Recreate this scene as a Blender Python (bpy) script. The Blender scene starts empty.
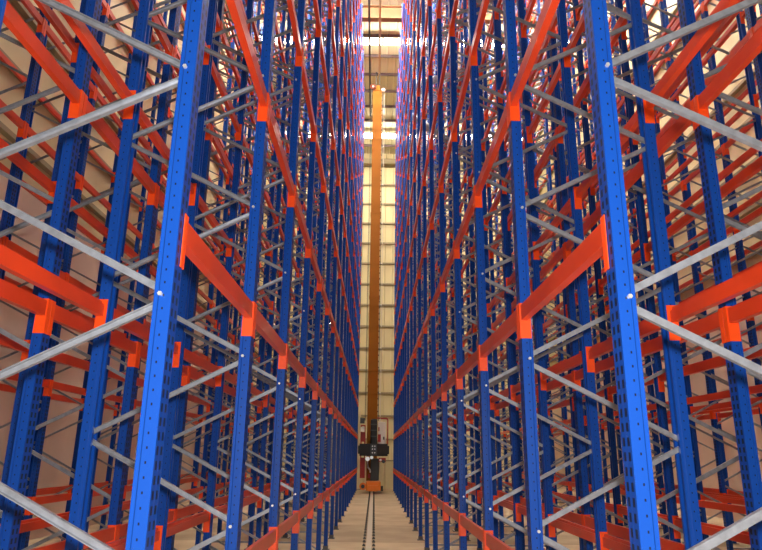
import bpy, math, random
from mathutils import Vector, Matrix
random.seed(4)
S = bpy.context.scene
COL = S.collection

# ------------------------------------------------------------------ materials
def mat(name, col, rough=0.5, metal=0.0, spec=0.5, noise=None, emit=None, strength=0.0, bump=None, coat=0.0):
    m = bpy.data.materials.new(name); m.use_nodes = True
    nt = m.node_tree; b = nt.nodes['Principled BSDF']
    b.inputs['Base Color'].default_value = (*col, 1)
    b.inputs['Roughness'].default_value = rough
    b.inputs['Metallic'].default_value = metal
    b.inputs['Specular IOR Level'].default_value = spec
    b.inputs['Coat Weight'].default_value = coat
    if emit:
        b.inputs['Emission Color'].default_value = (*emit, 1)
        b.inputs['Emission Strength'].default_value = strength
    if noise:
        sc, lo, hi = noise
        tc = nt.nodes.new('ShaderNodeTexCoord'); n = nt.nodes.new('ShaderNodeTexNoise')
        n.inputs['Scale'].default_value = sc; n.inputs['Detail'].default_value = 6
        r = nt.nodes.new('ShaderNodeValToRGB')
        r.color_ramp.elements[0].position = 0.3; r.color_ramp.elements[1].position = 0.7
        r.color_ramp.elements[0].color = (*[c*lo for c in col], 1)
        r.color_ramp.elements[1].color = (*[min(1, c*hi) for c in col], 1)
        nt.links.new(tc.outputs['Object'], n.inputs['Vector'])
        nt.links.new(n.outputs['Fac'], r.inputs['Fac'])
        nt.links.new(r.outputs['Color'], b.inputs['Base Color'])
    return m

def nd(nt, t, op=None, **kw):
    n = nt.nodes.new(t)
    if op: n.operation = op
    for k, v in kw.items(): setattr(n, k, v)
    return n

def math2(nt, op, a, b=None):
    n = nd(nt, 'ShaderNodeMath', op)
    for i, v in enumerate((a, b)):
        if v is None: continue
        if isinstance(v, (int, float)): n.inputs[i].default_value = v
        else: nt.links.new(v, n.inputs[i])
    return n.outputs[0]

M = {}
BLUE = (0.0045, 0.050, 0.29)
M['blue'] = mat('blue_paint', BLUE, 0.42, spec=0.4, noise=(3.0, 0.88, 1.1))
def slotted_blue():
    m = mat('blue_paint_slotted', BLUE, 0.36, spec=0.18)
    nt = m.node_tree; b = nt.nodes['Principled BSDF']
    tc = nd(nt, 'ShaderNodeTexCoord'); sp = nd(nt, 'ShaderNodeSeparateXYZ')
    nt.links.new(tc.outputs['Object'], sp.inputs[0])
    x, y, z = sp.outputs
    fr = math2(nt, 'FRACT', math2(nt, 'DIVIDE', z, 0.05))
    # two columns of slots in the web
    ay = math2(nt, 'ABSOLUTE', math2(nt, 'SUBTRACT', math2(nt, 'ABSOLUTE', y), 0.021))
    xx = math2(nt, 'MINIMUM', math2(nt, 'ABSOLUTE', x), math2(nt, 'ABSOLUTE', math2(nt, 'SUBTRACT', x, 0.96)))
    web = math2(nt, 'MULTIPLY', math2(nt, 'LESS_THAN', xx, 0.004), math2(nt, 'LESS_THAN', ay, 0.010))
    web = math2(nt, 'MULTIPLY', web, math2(nt, 'LESS_THAN', fr, 0.6))
    # one column of small bolt holes in each flank
    ax = math2(nt, 'LESS_THAN', math2(nt, 'ABSOLUTE', math2(nt, 'SUBTRACT', x, 0.030)), 0.003)
    fl = math2(nt, 'MULTIPLY', ax, math2(nt, 'LESS_THAN', math2(nt, 'ABSOLUTE', math2(nt, 'SUBTRACT', fr, 0.5)), 0.09))
    hole = math2(nt, 'MAXIMUM', web, fl)
    mx = nd(nt, 'ShaderNodeMix'); mx.data_type = 'RGBA'
    mx.inputs[6].default_value = (*BLUE, 1); mx.inputs[7].default_value = (0.006, 0.008, 0.02, 1)
    nt.links.new(hole, mx.inputs[0]); nt.links.new(mx.outputs[2], b.inputs['Base Color'])
    return m
M['slot'] = slotted_blue()
M['orange'] = mat('orange_paint', (0.62, 0.048, 0.009), 0.28, spec=0.6, noise=(2.5, 0.85, 1.1))
M['clip'] = mat('bright_orange_paint', (0.80, 0.070, 0.006), 0.4, spec=0.4)
M['galv'] = mat('galvanised_steel', (0.27, 0.285, 0.32), 0.36, metal=0.5, noise=(25, 0.8, 1.15))
M['foot'] = mat('grey_foot_steel', (0.10, 0.10, 0.11), 0.6, metal=0.3)
M['bolt'] = mat('bright_zinc', (0.75, 0.75, 0.75), 0.3, metal=0.7)
M['cream'] = mat('cream_sheet', (0.66, 0.57, 0.33), 0.6)
M['ledge'] = mat('cream_girt', (0.30, 0.25, 0.15), 0.6)
M['roof'] = mat('cream_roof_sheet', (0.86, 0.80, 0.58), 0.55)
M['purlin'] = mat('galvanised_purlin', (0.16, 0.12, 0.13), 0.6, metal=0.2)
M['brown'] = mat('brown_steel', (0.22, 0.11, 0.05), 0.6)
M['yellow'] = mat('crane_ochre_paint', (0.26, 0.088, 0.006), 0.65, spec=0.15, noise=(1.2, 0.9, 1.08))
M['crane_orange'] = mat('crane_orange_paint', (0.85, 0.22, 0.015), 0.45)
M['black'] = mat('black_rubber', (0.012, 0.012, 0.012), 0.6)
M['dark'] = mat('dark_grey_paint', (0.045, 0.05, 0.05), 0.5)
M['red'] = mat('red_paint', (0.36, 0.02, 0.015), 0.45)
M['white'] = mat('white_enamel', (0.75, 0.72, 0.66), 0.4)
M['pulley'] = mat('brown_pulley', (0.08, 0.02, 0.012), 0.8, spec=0.1)
M['rail'] = mat('worn_rail_steel', (0.62, 0.56, 0.47), 0.4, metal=0.3)
M['pink'] = mat('pinkish_wall_paint', (0.66, 0.50, 0.40), 0.75, noise=(0.6, 0.9, 1.06))
M['lamp'] = mat('lit_diffuser', (1, 1, 1), 0.5, emit=(1.0, 0.92, 0.80), strength=270)  # stronger glow for the unseen light rows added to brighten the hall
M['lamp_far'] = mat('lit_diffuser_weaker', (1, 1, 1), 0.5, emit=(1.0, 0.90, 0.74), strength=34)
M['flood'] = mat('lit_flood_glass', (1, 1, 1), 0.5, emit=(1.0, 0.90, 0.66), strength=120)

def floor_mat():
    m = bpy.data.materials.new('concrete_floor'); m.use_nodes = True
    nt = m.node_tree; b = nt.nodes['Principled BSDF']
    tc = nd(nt, 'ShaderNodeTexCoord'); sp = nd(nt, 'ShaderNodeSeparateXYZ')
    nt.links.new(tc.outputs['Object'], sp.inputs[0])
    # tone differs at random from slab to slab
    slab = math2(nt, 'FLOOR', math2(nt, 'DIVIDE', math2(nt, 'SUBTRACT', sp.outputs[1], 0.7), 3.0))
    wn = nd(nt, 'ShaderNodeTexWhiteNoise'); wn.noise_dimensions = '1D'
    nt.links.new(slab, wn.inputs['W'])
    n1 = nd(nt, 'ShaderNodeTexNoise'); n1.inputs['Scale'].default_value = 1.4; n1.inputs['Detail'].default_value = 8
    nt.links.new(tc.outputs['Object'], n1.inputs['Vector'])
    v = math2(nt, 'ADD', math2(nt, 'MULTIPLY', wn.outputs[0], 0.35), math2(nt, 'MULTIPLY', n1.outputs['Fac'], 0.65))
    r = nd(nt, 'ShaderNodeValToRGB')
    r.color_ramp.elements[0].position = 0.25; r.color_ramp.elements[1].position = 0.75
    r.color_ramp.elements[0].color = (0.30, 0.225, 0.135, 1); r.color_ramp.elements[1].color = (0.58, 0.46, 0.30, 1)
    nt.links.new(v, r.inputs[0]); nt.links.new(r.outputs[0], b.inputs['Base Color'])
    b.inputs['Roughness'].default_value = 0.6
    return m
M['floor'] = floor_mat()

def ribbed(m, axis, pitch, dist):
    nt = m.node_tree; b = nt.nodes['Principled BSDF']
    tc = nd(nt, 'ShaderNodeTexCoord'); sp = nd(nt, 'ShaderNodeSeparateXYZ')
    nt.links.new(tc.outputs['Object'], sp.inputs[0])
    f = math2(nt, 'PINGPONG', sp.outputs[axis], pitch/2)
    f = math2(nt, 'MINIMUM', math2(nt, 'DIVIDE', f, pitch*0.15), 1.0)
    bp = nd(nt, 'ShaderNodeBump'); bp.inputs['Distance'].default_value = dist
    nt.links.new(f, bp.inputs['Height']); nt.links.new(bp.outputs[0], b.inputs['Normal'])
ribbed(M['cream'], 0, 0.5, 0.04)
ribbed(M['roof'], 0, 0.4, 0.04)

# ------------------------------------------------------------------ mesh builder
class MB:
    def __init__(s): s.v = []; s.f = []; s.m = []; s.mats = []
    def mi(s, m):
        if m not in s.mats: s.mats.append(m)
        return s.mats.index(m)
    def add(s, vs, fs, m):
        o = len(s.v); k = s.mi(m); s.v += [tuple(v) for v in vs]
        for f in fs: s.f.append(tuple(i+o for i in f)); s.m.append(k)
    def box(s, x0, x1, y0, y1, z0, z1, m):
        vs = [(x, y, z) for z in (z0, z1) for y in (y0, y1) for x in (x0, x1)]
        s.add(vs, [(0,2,3,1),(4,5,7,6),(0,1,5,4),(2,6,7,3),(0,4,6,2),(1,3,7,5)], m)
    def bevbox(s, x0, x1, y0, y1, z0, z1, m, c=0.02):
        # box with chamfered vertical edges and top
        def ring(ins, z): 
            a, b, d, e = x0+ins, x1-ins, y0+ins, y1-ins
            return [(a+c,d,z),(b-c,d,z),(b,d+c,z),(b,e-c,z),(b-c,e,z),(a+c,e,z),(a,e-c,z),(a,d+c,z)]
        vs = ring(0, z0) + ring(0, z1-c) + ring(c, z1)
        fs = [tuple(range(7,-1,-1)), tuple(range(16,24))]
        for r in (0, 8):
            for i in range(8): fs.append((r+i, r+(i+1)%8, r+8+(i+1)%8, r+8+i))
        s.add(vs, fs, m)
    def prism(s, poly, axis, a0, a1, m, T=None):
        # poly: closed 2D outline, extruded along axis ('x','y','z')
        def P(p, a):
            q = {'z': (p[0], p[1], a), 'y': (p[0], a, p[1]), 'x': (a, p[0], p[1])}[axis]
            return T @ Vector(q) if T else q
        n = len(poly)
        vs = [P(p, a0) for p in poly] + [P(p, a1) for p in poly]
        fs = [(i, (i+1) % n, n+(i+1) % n, n+i) for i in range(n)] + [tuple(range(n-1,-1,-1)), tuple(range(n, 2*n))]
        s.add(vs, fs, m)
    def strip(s, path, t, axis, a0, a1, m, T=None):
        # bent sheet profile: polyline of thickness t, extruded
        n = len(path); off = []
        for i in range(n):
            d = Vector((0, 0))
            if i > 0: d += (Vector(path[i])-Vector(path[i-1])).normalized()
            if i < n-1: d += (Vector(path[i+1])-Vector(path[i])).normalized()
            d.normalize(); nrm = Vector((-d.y, d.x))
            if 0 < i < n-1:
                d1 = (Vector(path[i])-Vector(path[i-1])).normalized()
                k = 1/max(0.5, nrm.dot(Vector((-d1.y, d1.x))))
            else: k = 1
            off.append((path[i][0]+nrm.x*t*k, path[i][1]+nrm.y*t*k))
        def P(p, a):
            q = {'z': (p[0], p[1], a), 'y': (p[0], a, p[1]), 'x': (a, p[0], p[1])}[axis]
            return T @ Vector(q) if T else q
        vs = [P(p, a0) for p in path]+[P(p, a0) for p in off]+[P(p, a1) for p in path]+[P(p, a1) for p in off]
        fs = []
        for i in range(n-1):
            fs += [(i, 2*n+i, 2*n+i+1, i+1), (n+i, n+i+1, 3*n+i+1, 3*n+i), (i, i+1, n+i+1, n+i), (2*n+i, 3*n+i, 3*n+i+1, 2*n+i+1)]
        fs += [(0, n, 3*n, 2*n), (n-1, 3*n-1, 4*n-1, 2*n-1)]
        s.add(vs, fs, m)
    def cyl(s, c, r, h, axis, m, n=16, r2=None):
        r2 = r if r2 is None else r2
        vs = []
        for k, rr in ((-h/2, r), (h/2, r2)):
            for i in range(n):
                a = 2*math.pi*i/n; u, v = rr*math.cos(a), rr*math.sin(a)
                vs.append({'z': (c[0]+u, c[1]+v, c[2]+k), 'y': (c[0]+u, c[1]+k, c[2]+v), 'x': (c[0]+k, c[1]+u, c[2]+v)}[axis])
        fs = [(i, (i+1) % n, n+(i+1) % n, n+i) for i in range(n)] + [tuple(range(n-1,-1,-1)), tuple(range(n, 2*n))]
        s.add(vs, fs, m)
    def tube(s, pts, r, m, n=8):
        pts = [Vector(p) for p in pts]; vs = []
        for i, p in enumerate(pts):
            d = (pts[min(i+1, len(pts)-1)]-pts[max(i-1, 0)]).normalized()
            a = d.orthogonal().normalized() if abs(d.y) > 0.99 or abs(d.z) > 0.99 else d.cross(Vector((0, 1, 0))).normalized()
            b = d.cross(a)
            for k in range(n):
                t = 2*math.pi*k/n; vs.append(p + a*r*math.cos(t) + b*r*math.sin(t))
        fs = [(i*n+k, i*n+(k+1) % n, (i+1)*n+(k+1) % n, (i+1)*n+k) for i in range(len(pts)-1) for k in range(n)]
        fs += [tuple(range(n-1,-1,-1)), tuple(range((len(pts)-1)*n, len(pts)*n))]
        s.add(vs, fs, m)
    def mesh(s, name):
        me = bpy.data.meshes.new(name); me.from_pydata(s.v, [], s.f)
        for m in s.mats: me.materials.append(M[m])
        me.polygons.foreach_set('material_index', s.m); me.update()
        import bmesh
        b = bmesh.new(); b.from_mesh(me); bmesh.ops.recalc_face_normals(b, faces=b.faces); b.to_mesh(me); b.free()
        return me
    def build(s, name, parent=None, loc=(0,0,0), rz=0):
        return link(name, s.mesh(name), parent, loc, rz)

def link(name, me, parent=None, loc=(0,0,0), rz=0):
    o = bpy.data.objects.new(name, me); COL.objects.link(o)
    if parent: o.parent = parent
    o.location = loc; o.rotation_euler = (0, 0, rz)
    return o
def tag(o, label=None, cat=None, group=None, kind=None):
    for k, v in (('label', label), ('category', cat), ('group', group), ('kind', kind)):
        if v: o[k] = v
    return o
def struct(o): o['kind'] = 'structure'; return o
def copy_tree(o, parent=None):
    c = o.copy(); COL.objects.link(c); c.parent = parent
    for ch in KIDS.get(o.name, []): copy_tree(ch, c)
    return c
KIDS = {}
def kid(parent, o): KIDS.setdefault(parent.name, []).append(o); return o

# ------------------------------------------------------------------ camera
F = 636.0
d = Vector((-7, -180, -F)).normalized()          # along the aisle, in camera axes
u = Vector((29, 2246, -F)); u = (u - d*u.dot(d)).normalized()
r = d.cross(u).normalized()
CAMH = 1.56
R = Matrix((r, d, u)).to_4x4()
cam = bpy.data.objects.new('camera', bpy.data.cameras.new('camera')); COL.objects.link(cam)
cam.matrix_world = Matrix.Translation((0, 0, CAMH)) @ R
cam.data.sensor_width = 36; cam.data.lens = 36*F/762; cam.data.clip_start = 0.05; cam.data.clip_end = 200
S.camera = cam
Rinv = R.to_3x3().transposed()
def proj(p):
    c = Rinv @ (Vector(p) - Vector((0, 0, CAMH)))
    if c.z > -0.1: return None
    return 381 + F*c.x/-c.z, 275 - F*c.y/-c.z, -c.z

# ------------------------------------------------------------------ racking dimensions
BAY, H = 1.55, 19.7
YL, YR = 0.81, 0.75          # post centre for k = 0 (left, right)
K1, KN = 1, 19
PD, PW = 0.068, 0.092          # post depth (x) and width (y)
FD = 0.96                    # frame depth
LV = [1.00 + 1.47*i for i in range(13)]     # top of each beam connector
NZ = 0.97                    # bracing pitch
ORD = ['zeroth','first','second','third','fourth','fifth','sixth','seventh','eighth','ninth','tenth','eleventh','twelfth',
       'thirteenth','fourteenth','fifteenth','sixteenth','seventeenth','eighteenth','nineteenth','twentieth']

def post_into(mb, mname, x0, flip, z0=0.0, z1=H):
    sg = -1 if flip else 1
    h = PW/2; p = [(0.052, -h+0.026), (0.067, -h+0.026), (0.067, -h+0.005), (0.052, -h+0.005), (0.046, -h), (0.0, -h), (0.0, h),
                   (0.046, h), (0.052, h-0.005), (0.067, h-0.005), (0.067, h-0.026), (0.052, h-0.026)]
    p = [(x0 + sg*a, b*sg) for a, b in p]
    mb.strip(p, -0.0025 if True else 0, 'z', z0, z1, mname)

def post_mesh():
    mb = MB(); post_into(mb, 'slot', 0, False, 0.012, H); return mb.mesh('post')
def foot_mesh():
    mb = MB(); mb.box(-0.03, 0.12, -0.085, 0.085, 0, 0.010, 'foot')
    mb.box(-0.006, 0.0, -0.05, 0.05, 0.010, 0.07, 'foot')
    for yy in (-0.050, 0.047): mb.box(-0.006, 0.075, yy, yy+0.003, 0.010, 0.07, 'foot')
    for yy in (-0.068, 0.068): mb.cyl((0.10, yy, 0.018), 0.010, 0.016, 'z', 'bolt', 6)
    return mb.mesh('base_plate')
def brace_into(mb, xa, za, xb, zb, y=0.0, w=0.028, t=0.022):
    a, b = Vector((xa, y, za)), Vector((xb, y, zb)); L = (b-a).length
    ang = math.atan2(zb-za, xb-xa)
    T = Matrix.Translation(a) @ Matrix.Rotation(-ang, 4, 'Y')
    # C channel open towards +y, extruded along its length
    path = [(t/2, w/2), (-t/2, w/2), (-t/2, -w/2), (t/2, -w/2)]
    mb.strip(path, 0.003, 'x', -0.02, L+0.02, 'galv', T)
def nodes():
    out = []; z = 0.19; k = 0
    while z + NZ/2 < H-0.1:
        out.append((z, z+NZ/2, k)); z += NZ/2; k += 1
    return out
XF, XB = 0.044, FD-0.044
def brace_ends(k, za, zb):
    return (XF, za+0.022, XB, zb-0.022) if k % 2 == 0 else (XB, za+0.022, XF, zb-0.022)

POST = post_mesh(); FOOT = foot_mesh()
BRACE = []
for nm, kk in (('up', 0), ('down', 1)):
    mb = MB(); e = brace_ends(kk, 0, NZ/2); brace_into(mb, *e); BRACE.append(mb.mesh('brace'))
mb = MB(); brace_into(mb, XF, 0, XB, 0); HBRACE = mb.mesh('horizontal_brace')
mb = MB(); mb.cyl((0, 0, 0), 0.009, 0.115, 'y', 'bolt', 6); BOLT = mb.mesh('bolt')

def frame_detailed(bolts=True):
    root = bpy.data.objects.new('upright_frame', None); COL.objects.link(root)
    root.empty_display_size = 0.1
    for x, rz in ((0, 0), (FD, math.pi)):
        p = kid(root, link('post', POST, root, (x, 0, 0), rz)); kid(p, link('base_plate', FOOT, p))
    for za, zb, k in nodes():
        kid(root, link('brace', BRACE[k % 2], root, (0, 0, za)))
        if k % 2 == 0 and za < 9 and bolts: kid(root, link('bolt', BOLT, root, (XF-0.002, 0, za)))
    kid(root, link('brace', HBRACE, root, (0, 0, 0.11)))
    kid(root, link('brace', HBRACE, root, (0, 0, H-0.08)))
    return root
def frame_simple_mesh():
    mb = MB()
    post_into(mb, 'slot', 0, False, 0.012, H); post_into(mb, 'slot', FD, True, 0.012, H)
    for x0, x1 in ((-0.03, 0.12), (FD-0.12, FD+0.03)): mb.box(x0, x1, -0.085, 0.085, 0, 0.010, 'foot')
    for za, zb, k in nodes():
        a = brace_ends(k, za, zb); brace_into(mb, *a)
    brace_into(mb, XF, 0.11, XB, 0.11); brace_into(mb, XF, H-0.08, XB, H-0.08)
    return mb.mesh('upright_frame')
FRAME_S = frame_simple_mesh()

# beam: origin at mid span, its outer face on x = 0 looking towards -x, z = 0 at the connector's top
BL = BAY-PW-0.006
def beam_body(mb, z=0, T=None):
    # stepped box section
    prof = [(0.0, -0.108), (0.0, -0.014), (0.026, -0.014), (0.026, -0.036), (0.042, -0.036), (0.042, -0.108)]
    mb.prism(prof, 'y', -BL/2, BL/2, 'orange', T)
def conn_body(mb, s, T=None):
    def bx(*a):
        x0,x1,y0,y1,z0,z1,m = a
        vs = [Vector((x, y, zz)) for zz in (z0, z1) for y in (y0, y1) for x in (x0, x1)]
        if T: vs = [T @ v for v in vs]
        mb.add(vs, [(0,2,3,1),(4,5,7,6),(0,1,5,4),(2,6,7,3),(0,4,6,2),(1,3,7,5)], m)
    y0, y1 = sorted((s*(BL/2-0.001), s*(BL/2+0.003)))
    bx(-0.004, 0.060, y0, y1, -0.218, 0.0, 'clip')
    y0, y1 = sorted((s*(BL/2+0.003), s*(BL/2+0.045)))
    bx(-0.007, -0.0032, y0, y1, -0.218, 0.0, 'clip')
mb = MB(); beam_body(mb); BEAM = mb.mesh('rack_beam')
CONN = []
for s in (-1, 1):
    mb = MB(); conn_body(mb, s); CONN.append(mb.mesh('end_connector'))
mb = MB(); beam_body(mb); conn_body(mb, -1); conn_body(mb, 1); BEAM_S = mb.mesh('rack_beam')
def beam_detailed():
    o = link('rack_beam', BEAM)
    for c in CONN: kid(o, link('end_connector', c, o))
    return o

# racks: (side, x of the face nearest the aisle, phrase, detail limit)
RACKS = [(-1, 0.765, 'left of the aisle', 'first left rack', 10),
         (-1, 2.04, 'second rack left of aisle', 'second left rack', 7),
         (-1, 4.30, 'third rack left, by the wall', 'third left rack', 0),
         (1, 0.885, 'right of the aisle', 'first right rack', 10),
         (1, 2.16, 'second rack right of aisle', 'second right rack', 7),
         (1, 4.75, 'third rack right of aisle', 'third right rack', 0),
         (1, 6.04, 'fourth rack right of aisle', 'fourth right rack', 0)]

fprotos = [frame_detailed(True), frame_detailed(False)]; fused = [False, False]
beams = []
for ri, (sd, x, phrase, rname, lim) in enumerate(RACKS):
    y0 = YL if sd < 0 else YR
    for k in range(K1, KN+1):
        if k <= lim:
            q = 0 if k <= 4 and ri in (0, 3) else 1
            o = fprotos[q] if not fused[q] else copy_tree(fprotos[q]); fused[q] = True
            o.location = (sd*x, y0+BAY*k, 0); o.rotation_euler = (0, 0, 0 if sd > 0 else math.pi)
        else:
            o = link('upright_frame', FRAME_S, None, (sd*x, y0+BAY*k, 0), 0 if sd > 0 else math.pi)
        what = 'tall blue upright frame with grey zigzag braces'
        if ri in (0, 3) and k == KN: lab = 'last blue upright frame, beside the crane, %s' % phrase
        else: lab = 'blue upright frame, %s from near end, %s' % (ORD[k], phrase)
        tag(o, lab, 'rack upright', 'upright frames of the %s' % rname)
    for k in range(K1, KN):
        for li, zt in enumerate(LV):
            for face in (0, 1):
                xx = x if face == 0 else x+FD
                rz = 0 if (sd > 0) == (face == 0) else math.pi
                loc = (sd*xx, y0+BAY*(k+0.5), zt)
                a = proj((loc[0], loc[1]-BAY/2, zt)); b = proj((loc[0], loc[1]+BAY/2, zt))
                score = 0
                if a and b and any(-40 < p[0] < 800 and -20 < p[1] < 570 for p in (a, b)):
                    L = math.hypot(a[0]-b[0], a[1]-b[1]); wt = {0: 1.0 if face == 0 else 0.55, 1: 0.35, 2: 0.1, 3: 1.0 if face == 0 else 0.55, 4: 0.35, 5: 0.1, 6: 0.08}[ri]
                    score = L/(0.5*(a[2]+b[2]))*wt
                    if not any(180 < p[0] < 590 for p in (a, b)): score *= 0.4
                beams.append((score, ri, k, li, face, loc, rz, rname))
beams.sort(key=lambda t: -t[0])
bproto = beam_detailed(); used = False
rest = MB(); MBEAM = MB(); beam_body(MBEAM); conn_body(MBEAM, -1); conn_body(MBEAM, 1)
for i, (sc_, ri, k, li, face, loc, rz, rname) in enumerate(beams):
    if i < 300 and sc_ > 0:
        if i < 130:
            o = bproto if not used else copy_tree(bproto); used = True
        else: o = link('rack_beam', BEAM_S)
        o.location = loc; o.rotation_euler = (0, 0, rz)
        fc = ('aisle face' if face == 0 else 'back') if ri in (0, 3) else ('inner face' if face == 0 else 'outer face')
        tag(o, '%s-level orange beam between %s and %s uprights, %s of %s' % (ORD[li+1], ORD[k], ORD[k+1], fc, rname), 'rack beam', 'beams of the %s' % rname, 'thing')
    else:
        T = Matrix.Translation(loc) @ Matrix.Rotation(rz, 4, 'Z')
        off = len(rest.v)
        rest.v += [tuple(T @ Vector(v)) for v in MBEAM.v]
        rest.f += [tuple(q+off for q in f) for f in MBEAM.f]; rest.m += MBEAM.m
rest.mats = list(MBEAM.mats)
tag(rest.build('rack_beams'), 'hundreds of thin distant orange beams filling the farther and higher rack bays', 'rack beams', kind='stuff')

# ------------------------------------------------------------------ the building
YW, ZR = 40.0, 21.6
XL, XR = -6.2, 9.6
YN = -4.0
mb = MB(); mb.box(XL-0.3, XR+0.3, YN, YW+0.3, -0.3, 0, 'floor'); struct(mb.build('floor'))
mb = MB(); mb.box(XL-0.3, XR+0.3, YW, YW+0.25, 0, ZR, 'cream'); struct(mb.build('wall_back')); mb = MB()
for i in range(15):
    z = 1.05+CAMH-0.14+1.395*i
    if z < ZR-0.3: mb.box(XL, XR, YW-0.16, YW, z-0.04, z+0.06, 'ledge')
struct(mb.build('trim_1'))
for nm, x0, x1, sg in (('wall_left', XL-0.25, XL, 1), ('wall_right', XR, XR+0.25, -1)):
    mb = MB(); mb.box(x0, x1, YN, YW, 0, 6.0, 'pink'); mb.box(x0, x1, YN, YW, 6.0, ZR, 'cream')
    xi = XL if sg > 0 else XR
    for i in range(14):
        z = 6.6+1.395*i*0.8
        a, b = sorted((xi, xi+sg*0.12))
        if z < ZR-0.4: mb.box(a, b, YN, YW, z-0.04, z+0.05, 'ledge')
    struct(mb.build(nm))
mb = MB(); mb.box(XL-0.3, XR+0.3, YN, YW+0.3, ZR, ZR+0.2, 'roof'); struct(mb.build('ceiling'))
for i in range(-3, 19):
    y = 33.7-1.66*i
    if y > YW-0.5: continue
    mb = MB()
    mb.strip([(y+0.03, ZR-0.13), (y+0.03, ZR-0.14), (y, ZR-0.14), (y, ZR-0.002), (y-0.03, ZR-0.002)], 0.006, 'x', XL, XR, 'purlin')
    tag(struct(mb.build('roof_purlin')), group='purlins under the roof')
for y in (24.9, 12.0):
    mb = MB(); z0, z1 = ZR-0.82, ZR-0.15
    mb.box(XL, XR, y-0.15, y+0.15, z0, z0+0.03, 'brown'); mb.box(XL, XR, y-0.15, y+0.15, z1-0.03, z1, 'brown')
    mb.box(XL, XR, y-0.012, y+0.012, z0+0.03, z1-0.03, 'brown')
    struct(mb.build('roof_girder'))
mb = MB(); mb.box(XL, XR, YW-0.5, YW-0.2, ZR-0.98, ZR-0.62, 'ledge'); struct(mb.build('eaves_beam'))
# low wall closing the end of the aisle
mb = MB(); mb.box(-3.2, 3.4, 32.2, 32.35, 0, 1.28, 'cream'); mb.box(-3.2, 3.4, 32.17, 32.38, 1.28, 1.34, 'ledge')
struct(mb.build('wall_low_barrier'))
mb = MB(); mb.box(-0.80, -0.66, 31.3, 31.44, 0, 3.6, 'cream'); mb.box(-0.86, -0.60, 31.24, 31.5, 0, 0.02, 'foot')
struct(mb.build('column'))

# ceiling lights: rows of battens across the hall; nearer rows unseen, added as fill
def batten(lm):
    root = bpy.data.objects.new('ceiling_light', None); COL.objects.link(root)
    mb = MB(); mb.prism([(-0.16, 0.101), (-0.07, 0.16), (0.07, 0.16), (0.16, 0.101)], 'x', -0.74, 0.74, 'white')
    for a, b in ((-0.745, -0.722), (0.722, 0.745)): mb.box(a, b, -0.16, 0.16, -0.065, 0.101, 'white')
    for xx in (-0.5, 0.5): mb.cyl((xx, 0, 0.31), 0.012, 0.31, 'z', 'dark', 6)
    kid(root, mb.build('housing', root))
    mb = MB(); mb.prism([(-0.15, 0.10), (0.15, 0.10), (0.155, -0.06), (-0.155, -0.06)], 'x', -0.72, 0.72, lm)
    kid(root, mb.build('diffuser', root))
    return root
lps = {'lamp': batten('lamp'), 'lamp_far': batten('lamp_far')}; used = set()
ROWS = [(36.6, 'farthest'), (27.0, 'second farthest'), (21.6, 'middle'), (14.6, 'second nearest'), (7.0, 'nearest')]
for y, w in ROWS:
    n = 10
    for i in range(n):
        x = XL+0.85+i*(XR-XL-1.7)/(n-1)
        lm = 'lamp_far' if y > 25 else 'lamp'
        o = lps[lm] if lm not in used else copy_tree(lps[lm]); used.add(lm)
        o.location = (x, y, ZR-0.47)
        tag(o, 'glowing ceiling light, %s row, %s from the left wall' % (w, ORD[i+1]), 'ceiling light', '%s row of ceiling lights' % w)

# floodlights on the end wall
def flood():
    root = bpy.data.objects.new('flood_light', None); COL.objects.link(root)
    mb = MB(); mb.prism([(-0.03, -0.17), (-0.20, -0.10), (-0.20, 0.10), (-0.03, 0.17)], 'x', -0.17, 0.17, 'dark'); kid(root, mb.build('housing', root))
    mb = MB(); mb.box(-0.15, 0.15, -0.215, -0.202, -0.09, 0.09, 'flood'); kid(root, mb.build('glass', root))
    mb = MB(); mb.box(-0.20, 0.20, -0.03, 0.0, -0.03, 0.03, 'dark'); mb.box(-0.20, -0.175, -0.15, 0, -0.02, 0.02, 'dark'); mb.box(0.175, 0.20, -0.15, 0, -0.02, 0.02, 'dark')
    kid(root, mb.build('bracket', root))
    return root
fl = flood(); used = False
for x, w in ((-5.0, 'nearest the left wall'), (-3.0, 'seen between the left racks'), (4.3, 'seen through the nearer right racks'), (8.9, 'nearest the right wall')):
    o = fl if not used else copy_tree(fl); used = True
    o.location = (x, YW-0.001, 9.55)
    tag(o, 'small bright flood light on the end wall, %s' % w, 'flood light', 'flood lights on the end wall')

# ------------------------------------------------------------------ rails
XC = -0.07
mb = MB()
mb.prism([(-0.05, 0), (-0.05, 0.008), (-0.008, 0.016), (-0.008, 0.055), (-0.026, 0.065), (-0.026, 0.085), (0.026, 0.085), (0.026, 0.065),
          (0.008, 0.055), (0.008, 0.016), (0.05, 0.008), (0.05, 0)], 'y', 2.5, 32.0, 'rail')
rail = mb.build('floor_rail', None, (XC, 0, 0)); tag(rail, 'single steel crane rail running down the middle of the aisle floor', 'rail')
mb = MB(); mb.box(-0.026, 0.026, -0.04, 0.04, 0, 0.022, 'dark'); mb.cyl((0, 0, 0.032), 0.016, 0.02, 'z', 'dark', 6); CL = mb.mesh('rail_clip')
for i in range(49):
    for s in (-1, 1): link('rail_clip', CL, rail, (s*0.088, 7.7+0.5*i, 0))
mb = MB(); mb.prism([(-0.05, 0), (0.05, 0), (0.05, 0.008), (0.005, 0.012), (0.005, 0.10), (-0.005, 0.10), (-0.005, 0.012), (-0.05, 0.008)], 'y', 1.5, 33.0, 'cream')
for i in range(19):
    if min(abs(33.7-1.66*(i+1)-q[0]) for q in ((36.6,), (27.0,), (21.6,), (14.6,), (7.0,))) > 0.4: mb.box(-0.02, 0.02, 33.7-1.66*(i+1)-0.02, 33.7-1.66*(i+1)+0.02, 0.10, ZR-0.14-20.45, 'cream')
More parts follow.
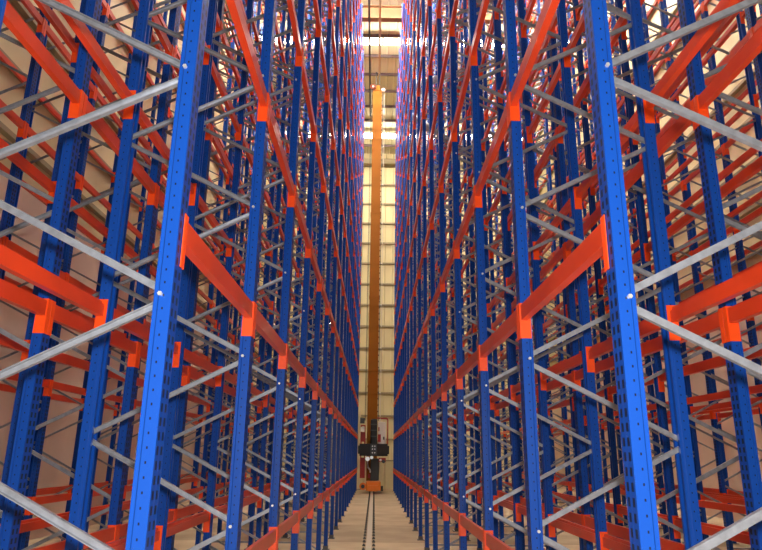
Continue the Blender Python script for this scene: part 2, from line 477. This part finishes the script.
tag(mb.build('overhead_guide_rail', None, (-0.02, 0, 20.45)), 'pale overhead guide rail above the crane mast', 'rail')
mb = MB(); mb.box(-0.045, 0.045, 1.5, 32.8, 0, 0.07, 'dark')
for i in range(19):
    if min(abs(33.7-1.66*(i+1)-q[0]) for q in ((36.6,), (27.0,), (21.6,), (14.6,), (7.0,))) > 0.4: mb.box(-0.012, 0.012, 33.7-1.66*(i+1)-0.012, 33.7-1.66*(i+1)+0.012, 0.06, ZR-0.14-20.35, 'dark')
tag(mb.build('conductor_bar', None, (-0.50, 0, 20.35)), 'thin dark conductor bar overhead, left of the crane mast', 'conductor bar')

# ------------------------------------------------------------------ stacker crane
YC = 28.7
crane = bpy.data.objects.new('stacker_crane', None); COL.objects.link(crane); crane.location = (XC-0.05, YC, 0)
tag(crane, 'ochre single-mast stacker crane standing on the floor rail at the aisle end', 'crane', None)
def part(mb, name, parent=crane): return mb.build(name, parent)
mb = MB(); mb.bevbox(-0.20, 0.42, -0.6, 0.9, 0.12, 0.50, 'crane_orange', 0.05); mb.box(-0.10, 0.30, -0.75, -0.6, 0.10, 0.34, 'crane_orange')
ch = part(mb, 'chassis')
for yy in (-0.45, 0.75):
    mb = MB(); mb.cyl((0.0, yy, 0.085+0.11), 0.11, 0.07, 'x', 'dark', 20); mb.cyl((0.0, yy, 0.195), 0.05, 0.12, 'x', 'bolt', 12); part(mb, 'wheel')
mb = MB(); mb.cyl((-0.33, -0.35, 0.28), 0.15, 0.26, 'y', 'crane_orange', 20); mb.cyl((-0.33, -0.50, 0.28), 0.08, 0.06, 'y', 'dark', 14); part(mb, 'drive_motor')
mb = MB(); mb.cyl((0.47, -0.4, 0.20), 0.11, 0.10, 'x', 'black', 16); part(mb, 'guide_roller')
# mast: rectangular box column with bolted flanges
mb = MB(); mb.box(-0.20, 0.25, -0.22, 0.34, 0.50, 19.35, 'yellow')
for z in (4.5, 8.6, 12.7, 16.6): mb.box(-0.215, 0.265, -0.235, 0.355, z-0.03, z+0.03, 'yellow')
mast = part(mb, 'mast')
mb = MB(); mb.box(0.27, 0.30, -0.20, -0.12, 3.0, 19.2, 'dark')
for i in range(60): mb.box(0.25, 0.27, -0.18, -0.14, 3.1+0.275*i, 3.16+0.275*i, 'dark')
part(mb, 'guide_track', mast)
mb = MB(); mb.tube([(0.37, -0.16, 0.9), (0.37, -0.16, 19.2)], 0.014, 'rail', 8)
for i in range(9): mb.box(0.25, 0.38, -0.15, -0.12, 2.2+2*i, 2.24+2*i, 'white')
part(mb, 'conduit', mast)
mb = MB(); mb.bevbox(-0.14, 0.16, -0.25, 0.3, 19.35, 19.65, 'yellow', 0.04); part(mb, 'mast_head')
mb = MB(); mb.cyl((-0.20, -0.30, 19.50), 0.16, 0.07, 'y', 'pulley', 20); mb.cyl((-0.20, -0.34, 19.50), 0.05, 0.03, 'y', 'bolt', 12); part(mb, 'rope_pulley')
mb = MB(); mb.cyl((0.32, -0.28, 19.32), 0.10, 0.10, 'y', 'rail', 20); mb.cyl((0.32, -0.24, 19.32), 0.06, 0.14, 'y', 'dark', 14); part(mb, 'rope_pulley')
for s in (-0.09, 0.07):
    mb = MB(); mb.cyl((s+0.05, 0, 20.50), 0.05, 0.06, 'z', 'dark', 14); mb.cyl((s+0.05, 0, 20.05), 0.02, 0.84, 'z', 'dark', 8); part(mb, 'guide_roller')
mb = MB()
for xx in (-0.27, -0.30): mb.tube([(xx, -0.30, 3.0), (xx, -0.30, 19.5)], 0.008, 'dark', 6)
part(mb, 'hoist_rope')
# carriage
mb = MB(); mb.box(-0.50, 0.70, -0.75, -0.35, 1.52, 2.02, 'black'); mb.box(-0.56, 0.76, -0.80, -0.75, 1.60, 1.94, 'black')
mb.box(-0.04, 0.24, -0.86, -0.80, 1.54, 2.0, 'dark')
ft = part(mb, 'fork_table')
for xx in (0.05, 0.15):
    for zz in (1.65, 1.8, 1.92):
        mb = MB(); mb.cyl((xx, -0.87, zz), 0.025, 0.03, 'y', 'bolt', 8); part(mb, 'bolt', ft)
mb = MB(); mb.bevbox(-0.04, 0.24, -0.70, -0.38, 2.02, 3.05, 'black', 0.04)
for zz in (2.3, 2.55, 2.8): mb.box(-0.05, 0.25, -0.71, -0.70, zz, zz+0.05, 'dark')
part(mb, 'hoist_motor')
mb = MB()
for xx in (-0.47, -0.31): mb.box(xx, xx+0.05, -0.55, -0.49, 0.62, 2.8, 'red')
for zz in (0.62, 1.0, 1.4, 2.1, 2.45, 2.75): mb.box(-0.47, -0.26, -0.56, -0.50, zz, zz+0.05, 'red')
mb.box(-0.46, -0.27, -0.52, -0.50, 0.65, 1.45, 'red'); mb.box(-0.46, -0.27, -0.52, -0.50, 2.15, 2.48, 'red')
part(mb, 'carriage_frame')
mb = MB()
pts = [(0.22, -0.6, 3.10)] + [(0.62+0.08*math.sin(t), -0.6, 3.02+0.08*math.cos(t)) for t in (0, .5, 1.0, 1.57)] + [(0.70, -0.6, 2.02)]
mb.tube(pts, 0.022, 'red', 8); mb.tube([(p[0], 0.0, p[2]) for p in pts], 0.022, 'red', 8); mb.tube([(0.70, -0.6, 2.55), (0.70, 0, 2.55)], 0.018, 'red', 8)
part(mb, 'guard_rail')
mb = MB(); mb.bevbox(0.28, 0.62, -0.45, -0.15, 2.02, 2.95, 'white', 0.03); cb = part(mb, 'control_cabinet')
mb = MB(); mb.box(0.27, 0.40, -0.50, -0.452, 2.10, 2.42, 'red'); mb.box(0.29, 0.34, -0.50, -0.452, 2.55, 2.72, 'red'); mb.box(0.50, 0.56, -0.48, -0.452, 2.2, 2.32, 'dark'); part(mb, 'switch_panel', cb)
mb = MB(); mb.bevbox(-0.02, 0.34, -0.58, -0.25, 0.52, 1.42, 'dark', 0.03); mb.box(0.02, 0.30, -0.60, -0.58, 0.65, 1.3, 'dark'); part(mb, 'motor_cabinet')
mb = MB(); mb.box(-0.12, -0.04, -0.60, -0.52, 0.62, 0.78, 'red'); part(mb, 'warning_lamp')
mb = MB(); mb.cyl((-0.15, -0.62, 1.40), 0.09, 0.14, 'y', 'bolt', 18); mb.cyl((0.02, -0.64, 1.46), 0.07, 0.14, 'y', 'bolt', 18); mb.tube([(-0.15,-0.62,1.3),(-0.12,-0.62,1.05),(-0.03,-0.6,0.95),(-0.03,-0.58,0.85)], 0.03, 'bolt', 8); part(mb, 'rope_drum')
mb = MB(); mb.box(0.32, 0.62, -0.70, -0.40, 1.28, 1.45, 'red'); mb.cyl((0.40, -0.72, 1.36), 0.05, 0.06, 'y', 'white', 12); mb.cyl((0.52, -0.72, 1.30), 0.07, 0.06, 'y', 'dark', 12); part(mb, 'fork_drive')
mb = MB(); mb.bevbox(-0.50, -0.30, -0.62, -0.56, 2.86, 3.1, 'dark', 0.02); part(mb, 'sensor_box'); mb = MB(); mb.bevbox(-0.47, -0.30, -0.64, -0.58, 2.52, 2.72, 'white', 0.02); part(mb, 'work_light')

# ------------------------------------------------------------------ light
def light(name, kind, loc, energy, col, **kw):
    l = bpy.data.lights.new(name, kind); l.energy = energy; l.color = col
    for k, v in kw.items(): setattr(l, k, v)
    o = bpy.data.objects.new(name, l); COL.objects.link(o); o.location = loc; return o
# the photographer's flash, just above the lens
light('camera_flash', 'POINT', (0.06, -0.05, CAMH+0.12), 800, (1.0, 0.96, 0.92), shadow_soft_size=0.04)
# added warm ambient fill, entering through the unbuilt end behind the camera
w = bpy.data.worlds.new('world'); S.world = w; w.use_nodes = True
w.node_tree.nodes['Background'].inputs[0].default_value = (1.0, 0.86, 0.68, 1)
w.node_tree.nodes['Background'].inputs[1].default_value = 0.15

S.view_settings.view_transform = 'Standard'; S.view_settings.look = 'None'
S.view_settings.gamma = 1; S.view_settings.exposure = 0.0; S.view_settings.use_curve_mapping = False
S.cycles.use_denoising = True; S.cycles.max_bounces = 8; S.cycles.diffuse_bounces = 5
S.cycles.sample_clamp_indirect = 5
